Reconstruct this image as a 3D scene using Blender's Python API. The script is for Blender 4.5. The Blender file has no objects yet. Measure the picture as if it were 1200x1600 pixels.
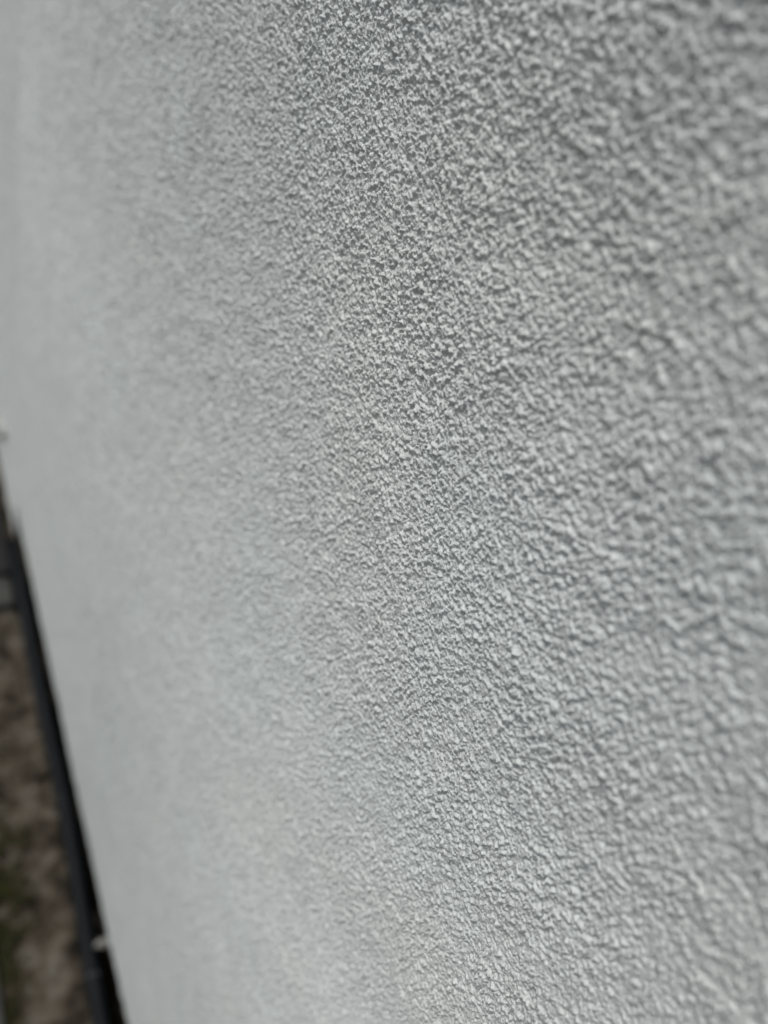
import bpy, bmesh, math, random
import numpy as np
from mathutils import Vector, Matrix, noise

S = bpy.context.scene
COL = S.collection
random.seed(7)

# ------------------------------------------------------------------ camera
cam_d = bpy.data.cameras.new("camera")
cam = bpy.data.objects.new("camera", cam_d)
COL.objects.link(cam)
fwd = Vector((0.51654501, 0.50062534, -0.69466217))
right = Vector((0.84911508, -0.40407144, 0.3401909))
up = Vector((0.11038496, 0.76557203, 0.63380961))
cam.matrix_world = Matrix(((right.x, up.x, -fwd.x, -0.10571483),
                           (right.y, up.y, -fwd.y, 0.0),
                           (right.z, up.z, -fwd.z, 0.0),
                           (0, 0, 0, 1)))
cam_d.sensor_fit = 'VERTICAL'
cam_d.sensor_height = 36.0
cam_d.lens = 27.0
cam_d.clip_start = 0.005
cam_d.clip_end = 500.0
cam_d.dof.use_dof = True
cam_d.dof.focus_distance = 0.182
cam_d.dof.aperture_fstop = 7.0
S.camera = cam

# ------------------------------------------------------------------ light
SUN_EL, SUN_AZ = 64.0, 146.0      # azimuth measured from +X, counter-clockwise
world = bpy.data.worlds.new("World")
S.world = world
world.use_nodes = True
wn, wl = world.node_tree.nodes, world.node_tree.links
wn.clear()
sky = wn.new('ShaderNodeTexSky')
sky.sky_type = 'NISHITA'
sky.sun_disc = False
sky.sun_elevation = math.radians(SUN_EL)
sky.sun_rotation = math.radians(90.0 - SUN_AZ)
sky.air_density = 1.0
sky.dust_density = 3.0
hs = wn.new('ShaderNodeHueSaturation')     # cloud cover takes most of the blue out
hs.inputs['Saturation'].default_value = 0.3
bg = wn.new('ShaderNodeBackground')
bg.inputs['Strength'].default_value = 0.06
wo = wn.new('ShaderNodeOutputWorld')
wl.new(sky.outputs[0], hs.inputs['Color'])
wl.new(hs.outputs[0], bg.inputs['Color'])
wl.new(bg.outputs[0], wo.inputs['Surface'])

sun_d = bpy.data.lights.new("sun", 'SUN')
sun_d.energy = 1.5
sun_d.angle = math.radians(14)
sun_d.color = (1.0, 0.98, 0.95)
sun = bpy.data.objects.new("sun", sun_d)
COL.objects.link(sun)
el, az = math.radians(SUN_EL), math.radians(SUN_AZ)
to_sun = Vector((math.cos(el) * math.cos(az), math.cos(el) * math.sin(az), math.sin(el)))
sun.rotation_euler = to_sun.to_track_quat('Z', 'Y').to_euler()

S.view_settings.view_transform = 'Standard'
S.view_settings.look = 'None'
S.view_settings.gamma = 1.0
S.view_settings.exposure = 0.48
S.render.engine = 'CYCLES'
S.cycles.use_denoising = True
S.cycles.max_bounces = 8


# ------------------------------------------------------------------ helpers
def mat(name):
    m = bpy.data.materials.new(name)
    m.use_nodes = True
    nt = m.node_tree
    nt.nodes.clear()
    out = nt.nodes.new('ShaderNodeOutputMaterial')
    b = nt.nodes.new('ShaderNodeBsdfPrincipled')
    nt.links.new(b.outputs[0], out.inputs['Surface'])
    return m, nt, b, out


def node(nt, kind, **kw):
    n = nt.nodes.new(kind)
    for k, v in kw.items():
        if k in n.inputs.keys():
            n.inputs[k].default_value = v
        else:
            setattr(n, k, v)
    return n


def tex_noise(nt, vec, scale, detail=2.0, rough=0.5, dist=0.0):
    n = node(nt, 'ShaderNodeTexNoise', Scale=scale, Detail=detail, Roughness=rough, Distortion=dist)
    nt.links.new(vec, n.inputs['Vector'])
    return n


def maths(nt, op, a, b=None, c=None, clamp=False):
    n = nt.nodes.new('ShaderNodeMath')
    n.operation = op
    n.use_clamp = clamp
    for i, v in enumerate((a, b, c)):
        if v is None:
            continue
        if isinstance(v, (int, float)):
            n.inputs[i].default_value = v
        else:
            nt.links.new(v, n.inputs[i])
    return n.outputs[0]


def ramp(nt, fac, stops):
    r = nt.nodes.new('ShaderNodeValToRGB')
    e = r.color_ramp.elements
    while len(e) < len(stops):
        e.new(0.5)
    for el_, (p, c) in zip(e, stops):
        el_.position = p
        el_.color = (*c, 1)
    nt.links.new(fac, r.inputs[0])
    return r.outputs[0]


def objvec(nt):
    return nt.nodes.new('ShaderNodeTexCoord').outputs['Object']


def link(name, me, m=None, parent=None):
    o = bpy.data.objects.new(name, me)
    COL.objects.link(o)
    if m:
        me.materials.append(m)
    if parent:
        o.parent = parent
    return o


def tag(o, label=None, cat=None, group=None, kind=None):
    if label: o['label'] = label
    if cat: o['category'] = cat
    if group: o['group'] = group
    if kind: o['kind'] = kind
    return o


def empty(name, loc):
    o = bpy.data.objects.new(name, None)
    o.empty_display_size = 0.05
    o.location = loc
    COL.objects.link(o)
    return o


def grid_mesh(name, P, smooth=True):
    """P: (nu, nv, 3) array of points"""
    nu, nv = P.shape[:2]
    me = bpy.data.meshes.new(name)
    me.vertices.add(nu * nv)
    me.vertices.foreach_set('co', P.reshape(-1).astype(np.float32))
    i = np.arange(nu - 1)[:, None] * nv + np.arange(nv - 1)[None, :]
    q = np.stack([i, i + nv, i + nv + 1, i + 1], -1).reshape(-1, 4)
    nf = len(q)
    me.loops.add(nf * 4)
    me.loops.foreach_set('vertex_index', q.reshape(-1).astype(np.int32))
    me.polygons.add(nf)
    me.polygons.foreach_set('loop_start', np.arange(0, nf * 4, 4, dtype=np.int32))
    me.polygons.foreach_set('loop_total', np.full(nf, 4, dtype=np.int32))
    me.polygons.foreach_set('use_smooth', np.full(nf, smooth))
    me.update()
    me.validate()
    return me


def graded(lo, hi, c, fine, growth, flat=0.0):
    """1-D sample positions: spacing `fine` around c, growing with the distance from c"""
    out = [c]
    x = c
    while x < hi:
        x += max(fine, growth * (x - c - flat)); out.append(min(x, hi))
    x = c
    left = []
    while x > lo:
        x -= max(fine, growth * (c - x - flat)); left.append(max(x, lo))
    return np.array(left[::-1] + out)


def add_box(bm, x0, x1, y0, y1, z0, z1):
    r = bmesh.ops.create_cube(bm, size=1.0)
    for v in r['verts']:
        v.co = Vector(((x0 + x1) / 2 + v.co.x * (x1 - x0),
                       (y0 + y1) / 2 + v.co.y * (y1 - y0),
                       (z0 + z1) / 2 + v.co.z * (z1 - z0)))
    return r['verts']


def bm_obj(name, bm, m, parent=None, bevel=0.0, smooth=False):
    me = bpy.data.meshes.new(name)
    if bevel:
        bmesh.ops.bevel(bm, geom=list(bm.edges), offset=bevel, segments=3, affect='EDGES', profile=0.6)
    bm.to_mesh(me)
    bm.free()
    if smooth:
        me.polygons.foreach_set('use_smooth', np.full(len(me.polygons), True))
    return link(name, me, m, parent)


def tube_mesh(name, pts, radii, seg=20, caps=True):
    bm = bmesh.new()
    rings = []
    n = len(pts)
    for i, p in enumerate(pts):
        t = (Vector(pts[min(i + 1, n - 1)]) - Vector(pts[max(i - 1, 0)])).normalized()
        a = t.cross(Vector((0, 0, 1)))
        if a.length < 0.01: a = Vector((1, 0, 0))
        a.normalize()
        b = t.cross(a)
        r = radii[i]
        rings.append([bm.verts.new(Vector(p) + a * (r * math.cos(2 * math.pi * k / seg)) + b * (r * math.sin(2 * math.pi * k / seg)))
                      for k in range(seg)])
    for u, v in zip(rings, rings[1:]):
        for k in range(seg):
            bm.faces.new((u[k], u[(k + 1) % seg], v[(k + 1) % seg], v[k]))
    if caps:
        bm.faces.new(rings[0]); bm.faces.new(rings[-1])
    bmesh.ops.recalc_face_normals(bm, faces=bm.faces)
    me = bpy.data.meshes.new(name)
    bm.to_mesh(me); bm.free()
    me.polygons.foreach_set('use_smooth', np.full(len(me.polygons), True))
    return me


def lump_mesh(name, rx, ry, rz, seed, amp=0.35, sub=4):
    bm = bmesh.new()
    bmesh.ops.create_icosphere(bm, subdivisions=sub, radius=1.0)
    o = Vector((seed * 3.7, seed * 1.3, 0))
    for v in bm.verts:
        k = 1 + amp * noise.noise(v.co * 1.3 + o) + amp * 0.5 * noise.noise(v.co * 3.1 + o)
        v.co = Vector((v.co.x * rx * k, v.co.y * ry * k, v.co.z * rz * k))
    me = bpy.data.meshes.new(name)
    bm.to_mesh(me); bm.free()
    me.polygons.foreach_set('use_smooth', np.full(len(me.polygons), True))
    return me


# ------------------------------------------------------------------ materials
def render_material(disp=True):
    """pale spray-textured masonry coat: crumbly 1-3 mm grains in real displacement"""
    m, nt, b, out = mat('pale_textured_render')
    v = objvec(nt)
    L = nt.links
    # warp the coordinates a little so that the grains are never round cells
    wv = tex_noise(nt, v, 260, 2, 0.6)
    sub = node(nt, 'ShaderNodeVectorMath', operation='SUBTRACT')
    L.new(wv.outputs['Color'], sub.inputs[0]); sub.inputs[1].default_value = (0.5, 0.5, 0.5)
    sc = node(nt, 'ShaderNodeVectorMath', operation='SCALE')
    L.new(sub.outputs[0], sc.inputs[0]); sc.inputs['Scale'].default_value = 0.0028
    add = node(nt, 'ShaderNodeVectorMath', operation='ADD')
    L.new(v, add.inputs[0]); L.new(sc.outputs[0], add.inputs[1])
    wvv = add.outputs[0]
    n1 = tex_noise(nt, wvv, 700, 5, 0.72).outputs['Fac']            # crumbs, ~3 mm
    n2 = tex_noise(nt, v, 95, 2, 0.5).outputs['Fac']                # patchy build-up, ~13 mm
    n3 = tex_noise(nt, v, 9, 1, 0.5).outputs['Fac']                 # trowel waviness
    def grains(scale, vec):
        # sharp-edged sand grains, every one with its own height
        vo = node(nt, 'ShaderNodeTexVoronoi', feature='F1', Scale=scale, Randomness=1.0)
        L.new(vec, vo.inputs['Vector'])
        dome = maths(nt, 'SUBTRACT', 1.0, maths(nt, 'MULTIPLY', vo.outputs['Distance'], 1.1), clamp=True)
        sp = nt.nodes.new('ShaderNodeSeparateColor')
        L.new(vo.outputs['Color'], sp.inputs[0])
        return maths(nt, 'MULTIPLY', dome, maths(nt, 'MULTIPLY_ADD', sp.outputs[0], 0.75, 0.25))
    g1, g2 = grains(690.0, wvv), grains(1500.0, wvv)
    # steepen the crumbs: flat-ish beds with raised crusts
    c1 = nt.nodes.new('ShaderNodeMapRange')
    c1.interpolation_type = 'SMOOTHSTEP'
    L.new(n1, c1.inputs[0])
    c1.inputs[1].default_value = 0.34; c1.inputs[2].default_value = 0.68
    patch = nt.nodes.new('ShaderNodeMapRange')        # smoother and rougher patches from the float
    L.new(tex_noise(nt, v, 38, 2, 0.5).outputs['Fac'], patch.inputs[0])
    patch.inputs[1].default_value = 0.35; patch.inputs[2].default_value = 0.62
    patch.inputs[3].default_value = 0.00045; patch.inputs[4].default_value = 0.0010
    h = maths(nt, 'MULTIPLY', c1.outputs[0], patch.outputs[0])
    h = maths(nt, 'MULTIPLY_ADD', g1, 0.0009, h)
    h = maths(nt, 'MULTIPLY_ADD', g2, 0.00060, h)
    h = maths(nt, 'MULTIPLY_ADD', n2, 0.0013, h)
    h = maths(nt, 'MULTIPLY_ADD', n3, 0.003, h)
    fine = tex_noise(nt, wvv, 1500, 3, 0.65).outputs['Fac']
    h = maths(nt, 'MULTIPLY_ADD', fine, 0.00035, h)
    dn = nt.nodes.new('ShaderNodeDisplacement')
    dn.inputs['Midlevel'].default_value = 0.0
    dn.inputs['Scale'].default_value = 1.0
    L.new(h, dn.inputs['Height'])
    L.new(dn.outputs[0], out.inputs['Displacement'])
    m.displacement_method = 'DISPLACEMENT'
    grit = node(nt, 'ShaderNodeBump', Distance=0.00022, Strength=1.0)      # sand-size grit
    L.new(tex_noise(nt, v, 3200, 2, 0.6).outputs['Fac'], grit.inputs['Height'])
    L.new(grit.outputs[0], b.inputs['Normal'])
    # faint tone variation of the dried coat
    tn = tex_noise(nt, v, 28, 3, 0.55).outputs['Fac']
    col = ramp(nt, tn, [(0.3, (0.650, 0.681, 0.667)), (0.7, (0.690, 0.721, 0.707))])
    tint = ramp(nt, tex_noise(nt, v, 11, 2, 0.5).outputs['Fac'], [(0.35, (1.0, 0.992, 0.99)), (0.65, (0.988, 0.994, 1.0))])
    mx = node(nt, 'ShaderNodeMix', data_type='RGBA', blend_type='MULTIPLY')
    mx.inputs[0].default_value = 1.0
    L.new(col, mx.inputs[6]); L.new(tint, mx.inputs[7])
    L.new(mx.outputs[2], b.inputs['Base Color'])
    b.inputs['Roughness'].default_value = 1.0
    b.inputs['Specular IOR Level'].default_value = 0.08
    return m


M_RENDER = render_material()


def plain(name, c0, c1, scale, rough=0.8, bump=0.0, bscale=None, spec=0.3):
    m, nt, b, out = mat(name)
    v = objvec(nt)
    n = tex_noise(nt, v, scale, 4, 0.6)
    nt.links.new(ramp(nt, n.outputs['Fac'], [(0.3, c0), (0.7, c1)]), b.inputs['Base Color'])
    b.inputs['Roughness'].default_value = rough
    b.inputs['Specular IOR Level'].default_value = spec
    if bump:
        bn = tex_noise(nt, v, bscale or scale * 4, 4, 0.65)
        bp = node(nt, 'ShaderNodeBump', Distance=bump)
        nt.links.new(bn.outputs['Fac'], bp.inputs['Height'])
        nt.links.new(bp.outputs[0], b.inputs['Normal'])
    return m


M_BRICK = plain('plinth_gap_shade', (0.004, 0.004, 0.004), (0.010, 0.009, 0.008), 30, 0.9, 0.004, 150)  # near-black plinth colour: shade of the gap behind the pipe painted in
M_BEAD = plain('dirty_plastic_bead', (0.10, 0.10, 0.085), (0.2, 0.195, 0.17), 60, 0.6)
M_HOSE = plain('black_rubber', (0.005, 0.0065, 0.008), (0.009, 0.0115, 0.0135), 40, 0.6, 0.0004, 300, 0.12)
M_BLACK = plain('black_plastic', (0.006, 0.006, 0.007), (0.012, 0.012, 0.012), 50, 0.6)
M_CRUMB = plain('pale_mortar', (0.42, 0.41, 0.37), (0.55, 0.54, 0.5), 200, 0.9, 0.001, 900)
M_GREY = plain('grey_concrete', (0.035, 0.037, 0.034), (0.075, 0.078, 0.07), 45, 0.9, 0.002, 400)
M_SLAB = plain('weathered_paving', (0.04, 0.042, 0.038), (0.085, 0.087, 0.078), 22, 0.9, 0.002, 300)
M_DULL = plain('dull_mortar', (0.16, 0.155, 0.14), (0.28, 0.275, 0.25), 200, 0.9, 0.001, 900)
M_NIB = plain('render_nib_coat', (0.37, 0.38, 0.365), (0.46, 0.47, 0.45), 200, 0.95, 0.001, 900)
M_DAB = plain('bluish_grime', (0.05, 0.055, 0.065), (0.09, 0.095, 0.11), 200, 0.7)


def soil_material():
    m, nt, b, out = mat('damp_brown_soil')
    v = objvec(nt)
    L = nt.links
    big = tex_noise(nt, v, 30, 3, 0.6, 0.4).outputs['Fac']
    mid = tex_noise(nt, v, 55, 4, 0.65, 0.3).outputs['Fac']
    mixf = maths(nt, 'ADD', maths(nt, 'MULTIPLY', big, 0.55), maths(nt, 'MULTIPLY', mid, 0.45))
    c = ramp(nt, mixf, [(0.38, (0.012, 0.010, 0.007)), (0.45, (0.045, 0.036, 0.025)),
                        (0.53, (0.088, 0.073, 0.055)), (0.62, (0.145, 0.13, 0.108))])
    L.new(c, b.inputs['Base Color'])
    b.inputs['Roughness'].default_value = 0.9
    b.inputs['Specular IOR Level'].default_value = 0.2
    bp = node(nt, 'ShaderNodeBump', Distance=0.003)
    L.new(tex_noise(nt, v, 240, 5, 0.7).outputs['Fac'], bp.inputs['Height'])
    L.new(bp.outputs[0], b.inputs['Normal'])
    return m


M_SOIL = soil_material()
M_MOSS = plain('green_moss', (0.016, 0.017, 0.004), (0.046, 0.047, 0.012), 90, 0.95)

# ------------------------------------------------------------------ wall
GZ = -0.858          # ground level
EZ = -0.7986         # lower edge of the render coat
Y_STEP = 0.656       # beyond this the coat runs down to the ground
wall = empty('rendered_wall', (0.15, 0.5, GZ))
tag(wall, 'pale grey rough textured rendered wall filling the picture', 'wall')


def wall_coat():
    ys = graded(-1.6, Y_STEP, 0.095, 0.00020, 0.0022, 0.085)
    zs = graded(EZ, 2.2, -0.13, 0.00020, 0.0026, 0.105)
    Y, Z = np.meshgrid(ys, zs, indexing='ij')
    # rounded lower arris
    d = np.clip((0.006 - (Z - EZ)) / 0.006, 0, 1)
    X = 0.006 * (1 - np.sqrt(np.clip(1 - d * d, 0, 1)))
    me = grid_mesh('render_coat', np.stack([X, Y, Z], -1))
    # displacement pushes along the normal: it must point out of the wall, to -X
    return me


OFF = Vector((-0.15, -0.5, -GZ))


def put(o):
    o.location = OFF       # children keep world coordinates in their meshes
    return o


coat_me = wall_coat()
nrm = coat_me.polygons[len(coat_me.polygons) // 2].normal
if nrm.x > 0:
    coat_me.flip_normals()
coat = put(link('render_coat', coat_me, M_RENDER, wall))

ys = graded(Y_STEP, 4.2, Y_STEP, 0.0010, 0.008, 0.3)
zs = graded(GZ - 0.01, 2.2, -0.55, 0.0010, 0.006, 0.4)
Y, Z = np.meshgrid(ys, zs, indexing='ij')
fm = grid_mesh('far_coat', np.stack([np.zeros_like(Y), Y, Z], -1))
if fm.polygons[0].normal.x > 0:
    fm.flip_normals()
put(link('far_coat', fm, M_RENDER, wall))

# thickness behind the coat, the set-back masonry foot and the thin bead under the coat
bm = bmesh.new(); add_box(bm, 0.008, 0.30, -1.6, Y_STEP, EZ + 0.004, 2.2)
add_box(bm, 0.004, 0.30, Y_STEP + 0.001, 4.2, GZ - 0.05, 2.19)
put(bm_obj('masonry_core', bm, M_CRUMB, wall))
bm = bmesh.new(); add_box(bm, 0.020, 0.29, -1.6, Y_STEP, GZ - 0.12, EZ + 0.003)
put(bm_obj('plinth', bm, M_BRICK, wall))
bm = bmesh.new(); add_box(bm, -0.0015, 0.016, -1.6, Y_STEP - 0.001, EZ - 0.0035, EZ + 0.001)
put(bm_obj('drip_bead', bm, M_BEAD, wall, 0.0007))

# ------------------------------------------------------------------ ground
xs = np.concatenate([-graded(0.0, 40.0, 0.06, 0.0016, 0.05)[::-1], [0.006, 0.03, 0.5]])
ys = graded(-40.0, 40.0, 0.3, 0.0022, 0.03)
Xg, Yg = np.meshgrid(xs, ys, indexing='ij')
rng = np.random.default_rng(3)


def vnoise(X, Y, s, seed):
    r = np.random.default_rng(seed).random((256, 256))
    u, v = X * s + 1000, Y * s + 1000
    iu, iv = np.floor(u).astype(int), np.floor(v).astype(int)
    fu, fv = u - iu, v - iv
    fu, fv = fu * fu * (3 - 2 * fu), fv * fv * (3 - 2 * fv)
    g = lambda a, b: r[a % 256, b % 256]
    return (g(iu, iv) * (1 - fu) * (1 - fv) + g(iu + 1, iv) * fu * (1 - fv)
            + g(iu, iv + 1) * (1 - fu) * fv + g(iu + 1, iv + 1) * fu * fv) - 0.5


near = np.exp(-((Xg + 0.05) ** 2 + (Yg - 0.3) ** 2) / 1.2)
Zg = GZ - 0.004 + near * (0.010 * vnoise(Xg, Yg, 35, 1) + 0.006 * vnoise(Xg, Yg, 90, 2) + 0.003 * vnoise(Xg, Yg, 230, 3))
for yj in (0.205, 0.335, 0.47):       # open joints across the strip
    Zg -= 0.007 * np.exp(-((Yg - yj - 0.004 * np.sin(Xg * 90 + yj * 40)) / 0.005) ** 2) * (Xg > -0.3)
t = np.clip((Xg + 0.015) / 0.009, 0, 1)
Zg -= 0.05 * t * t * (3 - 2 * t) * (Yg < Y_STEP)      # open gap between the soil and the wall foot
gm = grid_mesh('ground', np.stack([Xg, Yg, Zg], -1))
if gm.polygons[0].normal.z < 0:
    gm.flip_normals()
tag(link('ground', gm, M_SOIL), kind='structure')

# paving at the far side of the soil strip
bm = bmesh.new()
y = -1.5
row = 0
while y < 4.0:
    for k in range(3):
        x1 = -0.0900 - k * 0.455
        vs = add_box(bm, x1 - 0.447, x1, y, y + 0.592, GZ - 0.03, GZ + 0.010 + random.uniform(-.002, .002))
    y += 0.60
o = bm_obj('path', bm, M_SLAB, None, 0.003)
tag(o, kind='structure')

# moss along the slab edge: many tiny tufts, one object
bm = bmesh.new()
for k in range(1900):
    yy = random.choice([random.gauss(0.27, 0.06), random.gauss(0.20, 0.05), random.uniform(-0.3, 0.9), random.gauss(0.24, 0.03)])
    xx = -0.0890 + abs(random.gauss(0, 0.009 + 0.012 * math.exp(-((yy - 0.25) / 0.06) ** 2)))
    if xx > -0.045 or noise.noise(Vector((xx, yy, 0)) * 70) < -0.08: continue
    c = Vector((xx, yy, GZ - 0.001 + random.random() * 0.004))
    for q in range(5):
        a = random.random() * 6.283
        t = Vector((math.cos(a), math.sin(a), random.uniform(0.4, 1.6))).normalized() * random.uniform(0.002, 0.0045)
        s = Vector((-math.sin(a), math.cos(a), 0)) * 0.0006
        bm.faces.new([bm.verts.new(c + s), bm.verts.new(c - s), bm.verts.new(c + t)])
tag(bm_obj('moss', bm, M_MOSS), 'dark green moss growing along the edge of the soil strip', 'moss', kind='stuff')

# ------------------------------------------------------------------ hose at the foot of the wall
R = 0.0075
pts, rad = [], []
yy = -1.2
while yy <= 0.648:
    w = 0.0012 * math.sin(yy * 9) + 0.0008 * math.sin(yy * 23 + 1)
    xb = float(np.interp(yy, [-1.2, 0.1, 0.22, 0.36, 0.65], [-0.03, -0.0168, -0.0130, -0.0098, -0.0085]))
    pts.append((xb + w, yy, GZ + 0.005 + 0.0008 * math.sin(yy * 14)))
    rad.append(R)
    yy += 0.01
hose = link('black_pipe', tube_mesh('black_pipe', pts, rad, 28), M_HOSE)
tag(hose, 'thin black plastic pipe lying along the foot of the pale wall', 'pipe')

# ------------------------------------------------------------------ drain gully beyond the end of the pipe's near run
g = empty('drain_gully', (-0.075, 0.66, GZ))
tag(g, 'black square drain opening in the ground beside the far foot of the wall', 'drain')


def gput(o):
    o.location = Vector((0.075, -0.66, -GZ)); return o


bm = bmesh.new()
gx0, gx1, gy0, gy1 = -0.165, -0.0175, 0.592, 0.80
for (a, b_, c, d) in ((gx0, gx0 + .008, gy0, gy1), (gx1 - .008, gx1, gy0, gy1),
                      (gx0 + .008, gx1 - .008, gy0, gy0 + .008), (gx0 + .008, gx1 - .008, gy1 - .008, gy1)):
    add_box(bm, a, b_, c, d, GZ - 0.02, GZ + 0.016)
gput(bm_obj('rim', bm, M_BLACK, g, 0.001))
bm = bmesh.new(); add_box(bm, gx0 + .007, gx1 - .007, gy0 + .007, gy1 - .007, GZ - 0.02, GZ + 0.003)
gput(bm_obj('pit', bm, M_BLACK, g))
bm = bmesh.new()
x = gx0 + 0.016
while x < gx1 - 0.012:
    add_box(bm, x, x + 0.004, gy0 + .0075, gy1 - .0075, GZ + 0.006, GZ + 0.013)
    x += 0.012
gput(bm_obj('grate', bm, M_BLACK, g))

bm = bmesh.new(); add_box(bm, -0.17, -0.0185, 0.548, 0.590, GZ - 0.02, GZ + 0.010)
o = bm_obj('concrete_block', bm, M_GREY, None, 0.004, True)
tag(o, 'small grey concrete block in the ground in front of the black drain', 'block')

# ------------------------------------------------------------------ mortar spots
def lump(name, loc, r, seed, m, label, cat, amp=0.35):
    o = link(name, lump_mesh(name, *r, seed, amp), m)
    o.location = loc
    tag(o, label, cat)
    return o


lump('render_nib', (-0.002, 0.742, -0.752), (0.012, 0.016, 0.011), 2, M_NIB,
     'pale nib of render sticking out low on the far end of the wall', 'render blob')
lump('mortar_crumb', (-0.006, 0.150, EZ - 0.006), (0.008, 0.0030, 0.0022), 5, M_DULL,
     'small pale mortar crumb hanging under the lower edge of the wall', 'mortar crumb', 0.5)
lump('grime_dab', (-0.0155, 0.135, GZ + 0.0115), (0.0045, 0.005, 0.0015), 9, M_DAB,
     'bluish grey dab of dried grime on top of the black pipe', 'grime dab')
